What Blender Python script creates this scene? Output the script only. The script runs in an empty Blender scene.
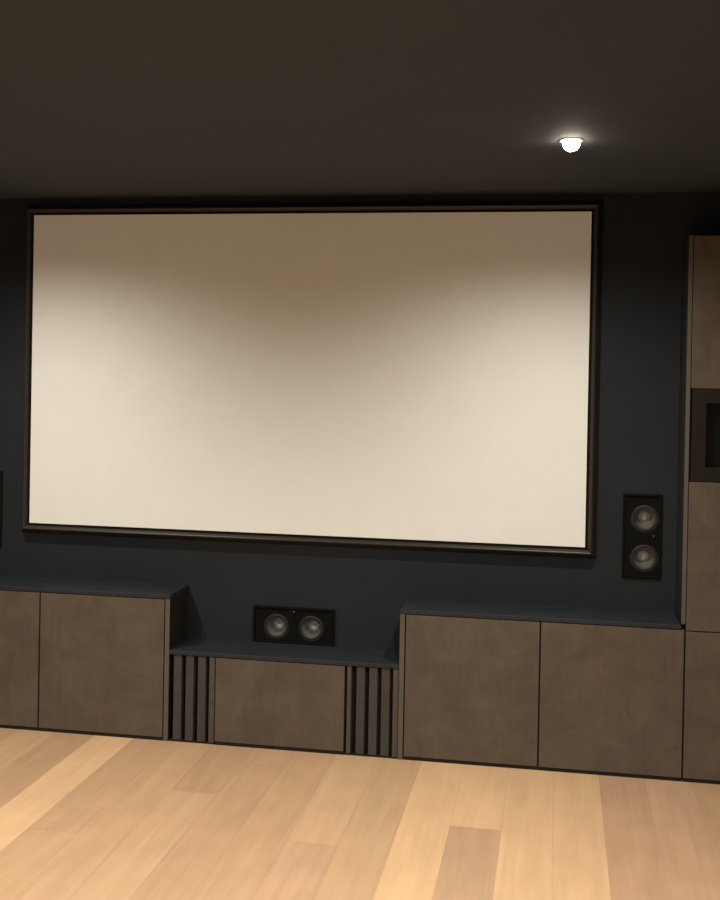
import bpy, bmesh, math, random
from mathutils import Vector, Matrix
random.seed(7)
S = bpy.context.scene
C = S.collection
ZC = 2.518          # ceiling height
FY = -0.241         # front plane of the built-in furniture

# ------------------------------------------------------------------ materials
def new_mat(name):
    m = bpy.data.materials.new(name); m.use_nodes = True
    n = m.node_tree.nodes; l = m.node_tree.links
    return m, n, l, n['Principled BSDF']

def plain(name, col, rough=.5, metal=0., spec=.5, noise=0., nscale=20., bump=0., bscale=200.):
    m, n, l, b = new_mat(name)
    b.inputs['Base Color'].default_value = (*col, 1)
    b.inputs['Roughness'].default_value = rough
    b.inputs['Metallic'].default_value = metal
    b.inputs['Specular IOR Level'].default_value = spec
    tc = n.new('ShaderNodeTexCoord')
    if noise:
        t = n.new('ShaderNodeTexNoise'); t.inputs['Scale'].default_value = nscale
        t.inputs['Detail'].default_value = 5
        l.new(tc.outputs['Object'], t.inputs['Vector'])
        r = n.new('ShaderNodeValToRGB')
        r.color_ramp.elements[0].position = .3; r.color_ramp.elements[1].position = .7
        r.color_ramp.elements[0].color = (*[c*(1-noise) for c in col], 1)
        r.color_ramp.elements[1].color = (*[c*(1+noise) for c in col], 1)
        l.new(t.outputs['Fac'], r.inputs['Fac']); l.new(r.outputs['Color'], b.inputs['Base Color'])
    if bump:
        t2 = n.new('ShaderNodeTexNoise'); t2.inputs['Scale'].default_value = bscale
        l.new(tc.outputs['Object'], t2.inputs['Vector'])
        bp = n.new('ShaderNodeBump'); bp.inputs['Strength'].default_value = bump
        bp.inputs['Distance'].default_value = .002
        l.new(t2.outputs['Fac'], bp.inputs['Height']); l.new(bp.outputs['Normal'], b.inputs['Normal'])
    return m

def mottled(name, dark, light):
    """brown stone-effect front: cloudy patches with a faint vertical brushing"""
    m, n, l, b = new_mat(name)
    g = n.new('ShaderNodeNewGeometry')
    a = n.new('ShaderNodeTexNoise'); a.inputs['Scale'].default_value = 7; a.inputs['Detail'].default_value = 8
    a.inputs['Roughness'].default_value = .65; a.inputs['Distortion'].default_value = .6
    l.new(g.outputs['Position'], a.inputs['Vector'])
    mp = n.new('ShaderNodeMapping'); mp.inputs['Scale'].default_value = (60, 60, 6)
    l.new(g.outputs['Position'], mp.inputs['Vector'])
    c = n.new('ShaderNodeTexNoise'); c.inputs['Scale'].default_value = 1; c.inputs['Detail'].default_value = 3
    l.new(mp.outputs['Vector'], c.inputs['Vector'])
    mx = n.new('ShaderNodeMath'); mx.operation = 'MULTIPLY_ADD'
    l.new(c.outputs['Fac'], mx.inputs[0]); mx.inputs[1].default_value = .25
    l.new(a.outputs['Fac'], mx.inputs[2])
    r = n.new('ShaderNodeValToRGB')
    r.color_ramp.elements[0].position = .42; r.color_ramp.elements[1].position = .82
    r.color_ramp.elements[0].color = (*dark, 1); r.color_ramp.elements[1].color = (*light, 1)
    l.new(mx.outputs[0], r.inputs['Fac']); l.new(r.outputs['Color'], b.inputs['Base Color'])
    b.inputs['Roughness'].default_value = .62
    b.inputs['Specular IOR Level'].default_value = .35
    return m

def floor_material():
    m, n, l, b = new_mat('oak_planks')
    at = n.new('ShaderNodeAttribute'); at.attribute_name = 'plank_tone'
    g = n.new('ShaderNodeNewGeometry')
    mp = n.new('ShaderNodeMapping'); mp.inputs['Scale'].default_value = (30, 2.2, 1)
    l.new(g.outputs['Position'], mp.inputs['Vector'])
    off = n.new('ShaderNodeVectorMath'); off.operation = 'ADD'
    l.new(mp.outputs['Vector'], off.inputs[0])
    sc = n.new('ShaderNodeVectorMath'); sc.operation = 'SCALE'; sc.inputs['Scale'].default_value = 37.
    l.new(at.outputs['Vector'], sc.inputs[0]); l.new(sc.outputs['Vector'], off.inputs[1])
    t = n.new('ShaderNodeTexNoise'); t.inputs['Scale'].default_value = 1; t.inputs['Detail'].default_value = 6
    t.inputs['Distortion'].default_value = .5
    l.new(off.outputs['Vector'], t.inputs['Vector'])
    t2 = n.new('ShaderNodeTexNoise'); t2.inputs['Scale'].default_value = 6; t2.inputs['Detail'].default_value = 4
    l.new(g.outputs['Position'], t2.inputs['Vector'])
    ad = n.new('ShaderNodeMath'); ad.operation = 'MULTIPLY_ADD'
    l.new(t2.outputs['Fac'], ad.inputs[0]); ad.inputs[1].default_value = .5; l.new(t.outputs['Fac'], ad.inputs[2])
    r = n.new('ShaderNodeValToRGB')
    r.color_ramp.elements[0].position = .45; r.color_ramp.elements[1].position = 1.05
    r.color_ramp.elements[0].color = (.86, .855, .84, 1); r.color_ramp.elements[1].color = (1.06, 1.05, 1.04, 1)
    l.new(ad.outputs[0], r.inputs['Fac'])
    mul = n.new('ShaderNodeMix'); mul.data_type = 'RGBA'; mul.blend_type = 'MULTIPLY'
    mul.inputs['Factor'].default_value = 1
    l.new(at.outputs['Color'], mul.inputs['A']); l.new(r.outputs['Color'], mul.inputs['B'])
    l.new(mul.outputs['Result'], b.inputs['Base Color'])
    b.inputs['Roughness'].default_value = .38
    b.inputs['Specular IOR Level'].default_value = .5
    bp = n.new('ShaderNodeBump'); bp.inputs['Strength'].default_value = .15; bp.inputs['Distance'].default_value = .001
    l.new(t.outputs['Fac'], bp.inputs['Height']); l.new(bp.outputs['Normal'], b.inputs['Normal'])
    return m

def emitter(name, col, strength):
    m, n, l, b = new_mat(name)
    b.inputs['Base Color'].default_value = (.8, .8, .8, 1)
    b.inputs['Emission Color'].default_value = (*col, 1)
    b.inputs['Emission Strength'].default_value = strength
    return m

M = dict(
    wall=plain('navy_black_wall_paint', (.0138, .0172, .0222), .75, spec=.25, noise=.10, nscale=3, bump=.15, bscale=120),
    side=plain('dark_side_wall_paint', (.05, .045, .04), .8, spec=.25, noise=.08, nscale=3),
    ceiling=plain('charcoal_ceiling_paint', (.047, .056, .070), .85, spec=.2, noise=.06, nscale=2),
    floor=floor_material(),
    door=mottled('brown_stone_effect_front', (.068, .052, .038), (.106, .082, .061)),
    edge=plain('brown_panel_edge', (.088, .070, .056), .6, noise=.1, nscale=15),
    carcass=plain('black_carcass', (.012, .011, .010), .8, spec=.2, noise=.1),
    top=plain('blue_black_worktop', (.017, .0205, .026), .6, spec=.3, noise=.15, nscale=8),
    slat=plain('charcoal_slat', (.046, .044, .042), .65, spec=.3, noise=.15, nscale=30),
    strip=plain('dark_brown_strip', (.066, .056, .047), .65, spec=.3, noise=.12, nscale=30),
    velvet=plain('black_velvet_border', (.008, .007, .006), .95, spec=.1, noise=.1, nscale=60),
    frame=plain('bronze_black_frame', (.023, .018, .0145), .45, spec=.5, noise=.1, nscale=40),
    fabric=plain('white_screen_fabric', (.79, .82, .81), .9, spec=.1, noise=.012, nscale=9),
    spk=plain('black_speaker_plastic', (.006, .006, .0056), .8, spec=.06, noise=.1, nscale=50),
    surround=plain('rubber_surround', (.012, .012, .012), .55, noise=.1),
    cone=plain('grey_speaker_cone', (.125, .13, .118), .42, metal=.2, noise=.15, nscale=60),
    cap=plain('silver_dust_cap', (.34, .345, .33), .38, metal=.3, noise=.05),
    copper=plain('copper_tweeter_dome', (.05, .022, .018), .4, metal=.6, noise=.1),
    niche=plain('dark_brown_niche_frame', (.014, .0105, .009), .7, spec=.15, noise=.15, nscale=20),
    glass=plain('black_glass', (.004, .005, .005), .15, spec=.5, noise=.05),
    trimring=plain('grey_metal_ring', (.30, .27, .24), .4, metal=.5, noise=.05),
    lens=emitter('lit_lamp_lens', (1., .85, .66), 60),
)

# ------------------------------------------------------------------ geometry helpers
def box(bm, x0, x1, y0, y1, z0, z1, mi=0):
    v = [bm.verts.new((x, y, z)) for x in (x0, x1) for y in (y0, y1) for z in (z0, z1)]
    fs = []
    for idx in ((0,1,3,2), (4,6,7,5), (0,4,5,1), (2,3,7,6), (0,2,6,4), (1,5,7,3)):
        f = bm.faces.new([v[i] for i in idx]); f.material_index = mi; fs.append(f)
    return fs

def obj(name, bm, mats, parent=None, smooth=False, bevel=0., loc=None):
    bmesh.ops.recalc_face_normals(bm, faces=bm.faces)
    me = bpy.data.meshes.new(name); bm.to_mesh(me); bm.free()
    for m in (mats if isinstance(mats, (list, tuple)) else [mats]):
        me.materials.append(m)
    if smooth:
        for p in me.polygons: p.use_smooth = True
    o = bpy.data.objects.new(name, me); C.objects.link(o)
    if loc is not None:      # mesh is written in world coordinates: move its origin
        me.transform(Matrix.Translation(-Vector(loc))); o.location = loc
    if parent is not None:
        o.parent = parent
        if loc is None and parent.get('_w'):
            me.transform(Matrix.Translation(-parent.location))
    if bevel:
        b = o.modifiers.new('bevel', 'BEVEL'); b.width = bevel; b.segments = 2
        b.limit_method = 'ANGLE'; b.angle_limit = math.radians(40)
    return o

def box_obj(name, dims, mats, parent=None, bevel=.0015, loc=None):
    bm = bmesh.new(); box(bm, *dims)
    return obj(name, bm, mats, parent, bevel=bevel, loc=loc)

def thing(name, label, cat, loc, group=None, world=True):
    """Empty at the thing's base; with world=True its parts are written in world coordinates"""
    o = bpy.data.objects.new(name, None); o.empty_display_size = .1; C.objects.link(o)
    o.location = loc; o['label'] = label; o['category'] = cat
    if group: o['group'] = group
    if world: o['_w'] = 1
    return o

def tag(o, label, cat, group=None):
    o['label'] = label; o['category'] = cat
    if group: o['group'] = group
    return o

def struct(o):
    o['kind'] = 'structure'; return o

def lathe(bm, prof, centre, axis='Y', seg=40, mi=0):
    """revolve [(radius, height)] about an axis through centre (height along -Y or -Z)"""
    cx, cy, cz = centre; rings = []
    for r, h in prof:
        ring = []
        for k in range(seg):
            a = 2*math.pi*k/seg
            if axis == 'Y': p = (cx + r*math.cos(a), cy - h, cz + r*math.sin(a))
            else:           p = (cx + r*math.cos(a), cy + r*math.sin(a), cz - h)
            ring.append(bm.verts.new(p))
        rings.append(ring)
    for a, b in zip(rings, rings[1:]):
        for k in range(seg):
            f = bm.faces.new((a[k], a[(k+1) % seg], b[(k+1) % seg], b[k])); f.material_index = mi
    for ring, (r, h) in ((rings[0], prof[0]), (rings[-1], prof[-1])):
        if r < .0015:
            bmesh.ops.contextual_create(bm, geom=ring)
    return rings

def rect_sweep(bm, x0, x1, z0, z1, prof, closed=True):
    """mitred frame: prof = [(outward offset u, y)]"""
    loops = []
    for u, y in prof:
        loops.append([bm.verts.new(p) for p in
                      ((x0-u, y, z0-u), (x1+u, y, z0-u), (x1+u, y, z1+u), (x0-u, y, z1+u))])
    prs = list(zip(loops, loops[1:])) + ([(loops[-1], loops[0])] if closed else [])
    for a, b in prs:
        for k in range(4):
            bm.faces.new((a[k], a[(k+1) % 4], b[(k+1) % 4], b[k]))

# ------------------------------------------------------------------ room
XL, XR, YB = -2.75, 2.42, -7.6
SPK = [(-1.662, -1.491, .806, 1.178), (-.202, .190, .417, .588), (1.493, 1.664, .806, 1.178)]

def wall_with_openings():
    bm = bmesh.new()
    xs = sorted({XL, XR} | {v for s in SPK for v in (s[0]+.008, s[1]-.008)})
    zs = sorted({0, ZC} | {v for s in SPK for v in (s[2]+.008, s[3]-.008)})
    vt = {}
    def V(x, y, z):
        k = (round(x, 4), round(y, 4), round(z, 4))
        if k not in vt: vt[k] = bm.verts.new((x, y, z))
        return vt[k]
    def hole(x, z): return any(s[0] < x < s[1] and s[2] < z < s[3] for s in SPK)
    for xa, xb in zip(xs, xs[1:]):
        for za, zb in zip(zs, zs[1:]):
            y = .10 if hole((xa+xb)/2, (za+zb)/2) else 0
            bm.faces.new((V(xa, y, za), V(xb, y, za), V(xb, y, zb), V(xa, y, zb)))
            bm.faces.new((V(xa, .14, za), V(xb, .14, za), V(xb, .14, zb), V(xa, .14, zb)))
    for s in SPK:
        a, b, c, d = s[0]+.008, s[1]-.008, s[2]+.008, s[3]-.008
        zz = [z for z in zs if c-1e-6 <= z <= d+1e-6]; xx = [x for x in xs if a-1e-6 <= x <= b+1e-6]
        for p, q in zip(zz, zz[1:]):
            for x in (a, b): bm.faces.new((V(x, 0, p), V(x, .10, p), V(x, .10, q), V(x, 0, q)))
        for p, q in zip(xx, xx[1:]):
            for z in (c, d): bm.faces.new((V(p, 0, z), V(p, .10, z), V(q, .10, z), V(q, 0, z)))
    return struct(obj('wall_back', bm, M['wall']))
wall_with_openings()
struct(box_obj('wall_left', (XL-.12, XL, YB, .14, 0, ZC), M['side'], bevel=0))
struct(box_obj('wall_right', (XR, XR+.12, YB, .14, 0, ZC), M['side'], bevel=0))
struct(box_obj('wall_front', (XL-.12, XR+.12, YB-.12, YB, 0, ZC), M['side'], bevel=0))

# downlights: front pair wash the screen; the unseen rear rows are added fill
LIGHTS = [(1.226, -1.055), (-1.226, -1.055), (1.226, -2.85), (-1.226, -2.85), (1.226, -4.8), (-1.226, -4.8), (1.226, -6.7), (-1.226, -6.7)]
def ceiling():
    bm = bmesh.new()
    h = .045
    xs = [XL-.12, -1.226-h, -1.226+h, 1.226-h, 1.226+h, XR+.12]
    ys = sorted({YB-.12, .14} | {v for _, y in LIGHTS for v in (y-h, y+h)})
    seg = 24
    for xa, xb in zip(xs, xs[1:]):
        for ya, yb in zip(ys, ys[1:]):
            cx, cy = (xa+xb)/2, (ya+yb)/2
            if any(abs(cx-x) < .012 and abs(cy-y) < .01 for x, y in LIGHTS):
                # square cell with a round opening for the lamp
                circ, sq = [], []
                for k in range(seg):
                    a = 2*math.pi*(k+.5)/seg; c, s = math.cos(a), math.sin(a)
                    circ.append(bm.verts.new((cx+.032*c, cy+.032*s, ZC)))
                    m_ = max(abs(c), abs(s)); sq.append(bm.verts.new((cx+h*c/m_, cy+h*s/m_, ZC)))
                for k in range(seg):
                    bm.faces.new((circ[k], circ[(k+1) % seg], sq[(k+1) % seg], sq[k]))
            else:
                bm.faces.new([bm.verts.new(p) for p in ((xa, ya, ZC), (xb, ya, ZC), (xb, yb, ZC), (xa, yb, ZC))])
    box(bm, XL-.12, XR+.12, YB-.12, .14, ZC+.10, ZC+.14)
    o = obj('ceiling', bm, M['ceiling']); return struct(o)
ceiling()

def floor():
    """boards 19 cm wide running at right angles to the screen wall, one face per board"""
    bm = bmesh.new(); lay = bm.loops.layers.float_color.new('plank_tone')
    tan, yel, pink, brt, grey, org = (.47,.302,.185), (.54,.356,.215), (.52,.330,.212), (.66,.435,.258), (.50,.325,.208), (.515,.332,.200)  # brt: yellow boards, lightened further to carry the lamp's bright pool
    known = {   # board index -> joints and tones seen in the photograph, from the wall outwards
        8: [(-1.9, pink)], 7: [(-1.7, pink)], 6: [(-2.3, brt)], 5: [(-2.5, brt)], 4: [(-.865, brt), (-2.4, grey)],
        3: [(-2.2, brt)], 2: [(-1.6, yel), (-2.9, pink)], 1: [(-1.11, yel), (-3., pink)], 0: [(-1.9, org)],
        -1: [(-.42, pink), (-1.8, tan)], -2: [(-.76, tan), (-2.5, yel)], -3: [(-2.5, org)], -4: [(-1.2, org), (-3, org)],
        -5: [(-2.3, brt)], -6: [(-1.5, tan)], -7: [(-.9, yel)]}
    k0 = int(math.floor((XL-.07)/.19)); k1 = int(math.ceil((XR-.07)/.19))
    for k in range(k0, k1):
        xa, xb = max(.07+.19*k, XL), min(.07+.19*(k+1), XR)
        segs = list(known.get(k, [])); y = segs[-1][0] if segs else 0.
        while y > YB:
            y = max(YB, y - random.uniform(.9, 2.1)) if (segs or random.random() < 2) else y
            segs.append((y, random.choice((tan, yel, pink, org, grey))))
        ya = 0.
        for yb, t in segs:
            j = random.uniform(.96, 1.04); g = .0004
            z = 0.
            v = [bm.verts.new(p) for p in ((xa+g, yb+g, z), (xb-g, yb+g, z), (xb-g, ya-g, z), (xa+g, ya-g, z))]
            f = bm.faces.new(v)
            for lp in f.loops: lp[lay] = (t[0]*j, t[1]*j, t[2]*j, 1)
            ya = yb
    # bed that shows in the fine joints
    for f in box(bm, XL, XR, YB, 0, -.06, -.0012):
        for lp in f.loops: lp[lay] = (.38, .24, .15, 1)
    bm.normal_update()
    me = bpy.data.meshes.new('floor'); bm.to_mesh(me); bm.free(); me.materials.append(M['floor'])
    o = bpy.data.objects.new('floor', me); C.objects.link(o); return struct(o)
floor()

# ------------------------------------------------------------------ projector screen
W, H, SZ = 2.66, 2.66*9/16, 1.6827
t = thing('projector_screen', 'large blank white projection screen in a dark fixed frame, hung on the navy wall', 'projector screen', (0, 0, SZ-H/2-.06))
bm = bmesh.new()
rect_sweep(bm, -W/2, W/2, SZ-H/2, SZ+H/2,
           [(.0115, -.030), (.0115, -.0385), (.0205, -.0495), (.0240, -.0515), (.0285, -.0495), (.051, -.008), (.051, -.0005), (.025, -.0005)])
obj('frame', bm, M['frame'], t)
bm = bmesh.new()
rect_sweep(bm, -W/2, W/2, SZ-H/2, SZ+H/2, [(-.001, -.0345), (0, -.0365), (.0110, -.0365), (.0110, -.030), (-.001, -.030)])
o = obj('velvet_border', bm, M['velvet'], t); o['label'] = 'matt black inner border'
o = box_obj('screen_fabric', (-W/2, W/2, -.035, -.031, SZ-H/2, SZ+H/2), M['fabric'], t, bevel=0)
o['label'] = 'taut off-white fabric'

# ------------------------------------------------------------------ cabinets
DT = .019            # door thickness
def side_panel(parent, x0, x1, z1, y0=FY, dark_side=1):
    """brown front edge, dark outer side"""
    bm = bmesh.new(); box(bm, x0, x1, y0, -.001, 0, z1)
    bmesh.ops.recalc_face_normals(bm, faces=bm.faces); bm.normal_update()
    for f in bm.faces: f.material_index = 0 if f.normal.y < -.5 else 1
    return obj('side_panel', bm, [M['edge'], M['carcass']], parent, bevel=.001)

def door(parent, x0, x1, z0, z1, label=None):
    o = box_obj('door', (x0, x1, FY, FY+DT, z0, z1), M['door'], parent, bevel=.0015)
    if label: o['label'] = label
    return o

def cabinet(x0, x1, z1, label, panel=None, gap=.0035, group=None, name='low_cabinet'):
    t = thing(name, label, 'cabinet', ((x0+x1)/2, FY/2, 0), group)
    b0, b1, d0, d1 = x0, x1, x0+gap, x1-gap
    if panel == 'r': b1 = x1-.022; d1 = b1-.005
    if panel == 'l': b0 = x0+.022; d0 = b0+.005
    bm = bmesh.new()
    yf = FY+DT+.001
    box(bm, b0, b0+.016, yf, -.001, 0, z1); box(bm, b1-.016, b1, yf, -.001, 0, z1)
    box(bm, b0+.016, b1-.016, yf, -.001, z1-.016, z1); box(bm, b0+.016, b1-.016, yf, -.001, .0, .03)
    box(bm, b0+.016, b1-.016, -.008, -.001, .03, z1-.016)
    obj('carcass', bm, M['carcass'], t)
    box_obj('plinth', (b0+.0005, b1-.0005, FY+.003, FY+DT+.0005, 0, .0155), M['carcass'], t, bevel=0)
    if panel == 'r': side_panel(t, x1-.022, x1, z1)
    if panel == 'l': side_panel(t, x0, x0+.022, z1)
    door(t, d0, d1, .016, z1-.003)
    return t
G = 'brown-fronted low cabinets along the screen wall'
HL, HC, HM = .648, .641, .397
cabinet(-1.760, -1.160, HL, 'brown low cabinet cut off by the left edge of the photo, beside the end cabinet', group=G)
cabinet(-1.160, -.526, HL, 'brown low cabinet with side panel, left of the left slatted panel', 'r', group=G)
cabinet(-.3065, .2915, HM, 'shortest brown cabinet, in the middle between the two slatted panels', group=G, gap=.002)
cabinet(.533, 1.143, HC, 'brown low cabinet just right of the right slatted panel', 'l', group=G)
cabinet(1.143, 1.7440, HC, 'brown low cabinet right under the upright wall speaker, beside the tall cabinet', group=G)

TG = 'dark tops of the low cabinets'
def worktop(x0, x1, z, label, cut=0):
    return tag(box_obj('worktop', (x0, x1, FY-.002, -.001, z, z+.019), M['top'], bevel=.002, loc=((x0+x1)/2, FY/2, z)), label, 'worktop', TG)
worktop(-1.760, -.526, HL+.0005, 'blue-black top on the two left brown cabinets')
worktop(-.5255, .5325, HM+.0005, 'lowered blue-black shelf top under the horizontal speaker, over short cabinet and slats')
worktop(.5330, 1.7265, HC+.0005, 'blue-black top on the two right brown cabinets, ending at the tall cabinet')

def slatted(x0, x1, centres, strips, label):
    t = thing('slatted_panel', label, 'slatted panel', ((x0+x1)/2, FY/2, 0), 'charcoal slatted panels beside the short cabinet')
    bm = bmesh.new(); box(bm, x0+.0005, x1-.0005, FY+.045, -.001, 0, HM); box(bm, x0+.0005, x1-.0005, FY+.006, FY+.045, 0, .0075)
    obj('backing', bm, M['carcass'], t)
    for c in centres:
        box_obj('slat', (c-.019, c+.019, FY+.004, FY+.0445, .008, HM-.002), M['slat'], t, bevel=.003)
    for a, b in strips:
        o = box_obj('edge_strip', (a, b, FY+.001, FY+.0445, .008, HM-.002), M['strip'], t, bevel=.002)
        o['label'] = 'narrow dark brown edge strip'
    return t
slatted(-.5255, -.3070, (-.486, -.4285, -.371), [(-.335, -.309)], 'charcoal vertical slatted panel left of the short middle cabinet')
slatted(.2920, .5325, (.362, .4185, .4735), [(.301, .320), (.507, .5305)], 'charcoal vertical slatted panel right of the short middle cabinet')

# tall cabinet at the right edge
x0, x1, zt = 1.727, 2.345, 2.296
t = thing('tall_cabinet', 'tall brown cabinet at the right edge with a black niche at mid height', 'cabinet', ((x0+x1)/2, FY/2, 0))
bm = bmesh.new(); yf = FY+DT+.001
lo = .674  # the low cabinet top butts against the side above this height
box(bm, 1.7447, 1.7607, yf, -.001, 0, zt-.001); box(bm, x1-.020, x1-.001, yf, -.001, 0, zt-.001)
for z in (.0, .630, 1.245, 1.652, zt-.022): box(bm, 1.7607, x1-.020, yf, -.001, z, z+.018)
box(bm, 1.7607, x1-.020, -.008, -.001, 0, zt-.03)
obj('carcass', bm, M['carcass'], t)
bm = bmesh.new(); box(bm, x0, 1.7442, FY, -.001, .6635, zt)
bmesh.ops.recalc_face_normals(bm, faces=bm.faces); bm.normal_update()
for f in bm.faces: f.material_index = 0 if f.normal.y < -.5 else 1
obj('side_panel', bm, [M['edge'], M['wall']], t, bevel=.001)
box_obj('plinth', (1.7475, x1-.001, FY+.003, FY+DT+.0005, 0, .0155), M['carcass'], t, bevel=0)
door(t, 1.7475, x1, .016, .633); door(t, 1.7475, x1, .638, 1.262); door(t, 1.7475, x1, 1.655, zt-.002)
bm = bmesh.new()
rect_sweep(bm, 1.812, x1-.064, 1.323, 1.594, [(0, FY+.06), (0, FY+.002), (.058, FY+.002), (.058, FY+DT), (.012, FY+DT), (.012, FY+.06)])
nf = obj('niche_frame', bm, M['niche'], t, bevel=.0015); nf['label'] = 'dark brown frame round the niche'
o = box_obj('niche_panel', (1.803, x1-.055, FY+.0605, FY+.068, 1.315, 1.603), M['glass'], t, bevel=0); o['label'] = 'glossy black back panel'

# ------------------------------------------------------------------ in-wall speakers
def speaker(x0, x1, z0, z1, label):
    t = thing('wall_speaker', label, 'speaker', ((x0+x1)/2, 0, z0), 'black in-wall speakers around the screen')
    horiz = (x1-x0) > (z1-z0)
    f = .010
    bm = bmesh.new()
    rect_sweep(bm, x0+f, x1-f, z0+f, z1-f, [(0, .004), (0, -.010), (.002, -.012), (.008, -.012), (.010, -.010), (.010, -.0005), (.0005, -.0005), (.0005, .004)])
    obj('frame', bm, M['spk'], t)
    # baffle with two round openings
    a0, a1, c0, c1 = x0+f, x1-f, z0+f, z1-f
    cx, cz = (a0+a1)/2, (c0+c1)/2
    if horiz: cells = [(a0, cx, c0, c1), (cx, a1, c0, c1)]; sh = (.004, 0)
    else:     cells = [(a0, a1, c0, cz), (a0, a1, cz, c1)]; sh = (0, .004)
    bm = bmesh.new(); seg = 48; R = .062; centres = []
    for (p, q, r, s) in cells:
        ux, uz = (p+q)/2, (r+s)/2; hx, hz = (q-p)/2, (s-r)/2
        ox = (.010 if not horiz else (.009 if ux < cx else -.009)); oz = (-.008 if horiz else -.009)
        Rc = R; inner, outer = [], []; centres.append((ux+ox, uz+oz))
        angs = sorted([2*math.pi*k/seg for k in range(seg)] + [math.atan2(hz*i, hx*j) % (2*math.pi) for i in (1, -1) for j in (1, -1)])
        for a in angs:
            c, s_ = math.cos(a), math.sin(a)
            inner.append(bm.verts.new((ux+ox+Rc*c, -.004, uz+oz+Rc*s_)))
            k = min(hx/abs(c) if abs(c) > 1e-6 else 9, hz/abs(s_) if abs(s_) > 1e-6 else 9)
            outer.append(bm.verts.new((ux+k*c, -.004, uz+k*s_)))
        N = len(angs)
        for k in range(N): bm.faces.new((inner[k], inner[(k+1) % N], outer[(k+1) % N], outer[k]))
    obj('baffle', bm, M['spk'], t)
    for (ux, uz) in centres:
        w = bmesh.new()
        lathe(w, [(Rc, .006), (Rc, .001), (Rc-.004, .001), (Rc-.004, -.002)], (ux, 0, uz))
        wo = obj('woofer', w, M['surround'], t, smooth=False)
        b = bmesh.new()   # half-roll rubber surround
        r1, r2 = Rc-.0165, Rc-.0042
        lathe(b, [(r2-(r2-r1)*(.5-.5*math.cos(math.pi*k/8)), -.001+.0045*math.sin(math.pi*k/8)) for k in range(9)], (ux, 0, uz))
        for nm, bb, mm in (('surround', b, 'surround'),):
            o = obj(nm, bb, M[mm], None, smooth=True, loc=(ux, 0, uz)); o.parent = wo; o.location = Vector((ux, 0, uz))-t.location
        b = bmesh.new()
        lathe(b, [(r1, -.0015), (.044, -.008), (.0415, -.020), (.038, -.032), (.033, -.043), (.026, -.052), (.0235, -.0545)], (ux, 0, uz))
        o = obj('cone', b, M['cone'], None, smooth=True, loc=(ux, 0, uz)); o.parent = wo; o.location = Vector((ux, 0, uz))-t.location
        b = bmesh.new()
        lathe(b, [(.0248, -.0520), (.0225, -.0560), (.0180, -.0610), (.0125, -.0645), (.0065, -.0662), (.001, -.0665)], (ux, 0, uz))
        o = obj('dust_cap', b, M['cap'], None, smooth=True, loc=(ux, 0, uz)); o.parent = wo; o.location = Vector((ux, 0, uz))-t.location
        o['label'] = 'grey metallic dust cap'
    tx, tz = (cx, cz+.062) if horiz else (cx+.052, cz)
    b = bmesh.new(); lathe(b, [(.0125, .004), (.0125, .0065), (.0095, .0065), (.009, .004)], (tx, 0, tz), seg=28)
    tw = obj('tweeter', b, M['spk'], t)
    b = bmesh.new(); lathe(b, [(.0088, .004), (.0075, .0070), (.0045, .0085), (.001, .0090)], (tx, 0, tz), seg=28)
    o = obj('tweeter_dome', b, M['copper'], None, smooth=True, loc=(tx, 0, tz)); o.parent = tw; o.location = Vector((tx, 0, tz))-t.location
    return t
speaker(*SPK[2], 'upright black two-cone speaker in the wall between screen and tall cabinet')
speaker(*SPK[1], 'horizontal black two-cone speaker in the wall below the screen, above the lowered top')
speaker(*SPK[0], 'upright black wall speaker barely in view at the far left edge')

# ------------------------------------------------------------------ recessed downlights
def downlight(x, y):
    t = thing('recessed_downlight', 'lit round recessed downlight in the dark ceiling above the screen\'s right end', 'ceiling light', (x, y, ZC), 'recessed ceiling downlights', world=False)
    b = bmesh.new(); lathe(b, [(.0315, -.030), (.0315, .001), (.034, .0035), (.042, .0030), (.044, .0005), (.044, .0002), (.0325, .0002), (.0325, -.030)], (0, 0, 0), 'Z', 40)
    obj('trim_ring', b, M['trimring'], t, smooth=True)
    b = bmesh.new()
    lathe(b, [(.001, .039), (.0080, .038), (.0155, .0349), (.0219, .0299), (.0268, .0235), (.0299, .016), (.0308, .008), (.0300, .002), (.0285, -.004), (.0285, -.025), (.001, -.026)], (0, 0, 0), 'Z', 40)
    o = obj('lens', b, M['lens'], t, smooth=True); o['label'] = 'glowing domed lamp lens'
    return t
proto = downlight(*LIGHTS[0])
where = {1: 'screen\'s left end, out of frame', 2: 'right part of the floor, added fill out of frame', 3: 'left part of the floor, added fill out of frame',
         4: 'right side of the middle of the room, added fill out of frame', 5: 'left side of the middle of the room, added fill out of frame',
         6: 'right side of the rear of the room, added fill out of frame', 7: 'left side of the rear of the room, added fill out of frame'}
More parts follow.
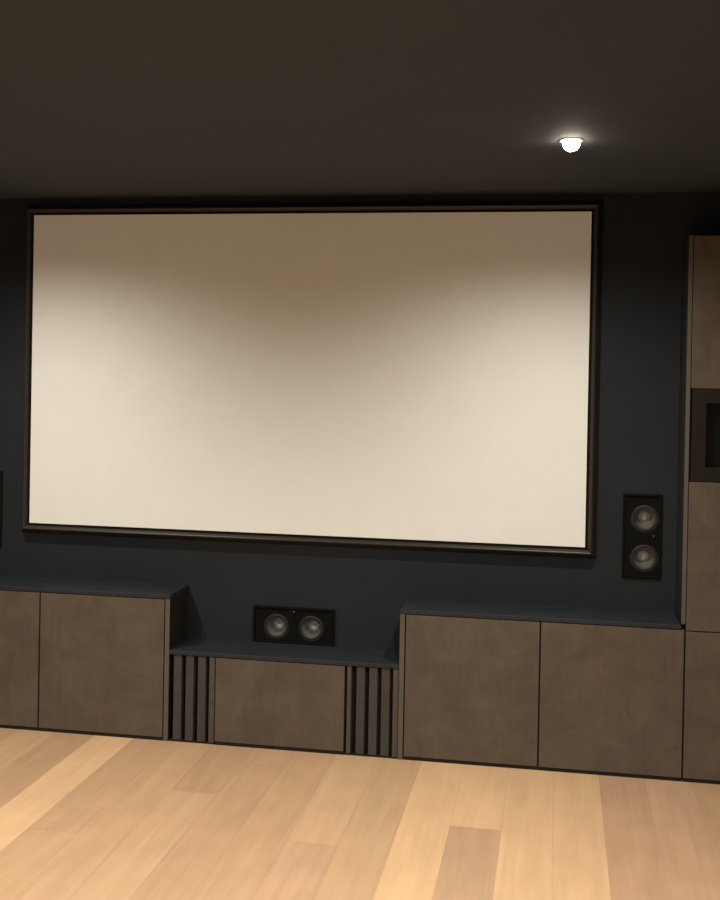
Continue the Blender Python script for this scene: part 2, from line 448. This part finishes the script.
for i, (x, y) in list(enumerate(LIGHTS))[1:]:
    r = proto.copy(); C.objects.link(r); r.location = (x, y, ZC)
    r['label'] = 'recessed downlight over the ' + where[i]
    for ch in list(proto.children):
        c = ch.copy(); C.objects.link(c); c.parent = r

PW = {0: 97, 1: 99, 2: 245, 3: 235, 4: 190, 5: 240, 6: 120, 7: 120}  # all past the front pair are added fill for floor and screen
for i, (x, y) in enumerate(LIGHTS):
    L = bpy.data.lights.new('downlight_beam', 'SPOT'); L.energy = PW[i]; L.color = (1., .92, .78)
    L.spot_size = math.radians(158 if i < 2 else 164); L.spot_blend = 1.; L.shadow_soft_size = .022  # rear beams spread wider so the added fill reaches the screen
    o = bpy.data.objects.new('downlight_beam', L); C.objects.link(o); o.location = (x, y, ZC-.068)

for o in list(bpy.data.objects):
    if o.get('_w') is not None: del o['_w']

# ------------------------------------------------------------------ world, camera, view
w = bpy.data.worlds.new('world'); S.world = w; w.use_nodes = True
w.node_tree.nodes['Background'].inputs['Color'].default_value = (0, 0, 0, 1)
cd = bpy.data.cameras.new('camera'); cam = bpy.data.objects.new('camera', cd); C.objects.link(cam)
yaw, pitch, roll = .1615, -.0086, .0185
cy, sy, cp, sp = math.cos(yaw), math.sin(yaw), math.cos(pitch), math.sin(pitch)
fw = Vector((-sy*cp, cy*cp, sp)); rt = Vector((cy, sy, 0)); up = rt.cross(fw)
r2 = rt*math.cos(roll) + up*math.sin(roll); u2 = -rt*math.sin(roll) + up*math.cos(roll)
Mx = Matrix((r2, u2, -fw)).transposed().to_4x4(); Mx.translation = Vector((1.1967, -4.7346, 1.6895))
cam.matrix_world = Mx
cd.sensor_fit = 'VERTICAL'; cd.sensor_height = 36; cd.sensor_width = 28.8; cd.lens = 1037.61*36/900
# the photograph is an off-centre crop: the optical axis meets it at (389, 383) px
cd.shift_x = -28.96/900; cd.shift_y = -66.66/900
cd.clip_start = .05
S.camera = cam
S.view_settings.view_transform = 'Standard'; S.view_settings.look = 'None'
S.view_settings.exposure = 0; S.view_settings.gamma = 1; S.view_settings.use_curve_mapping = False
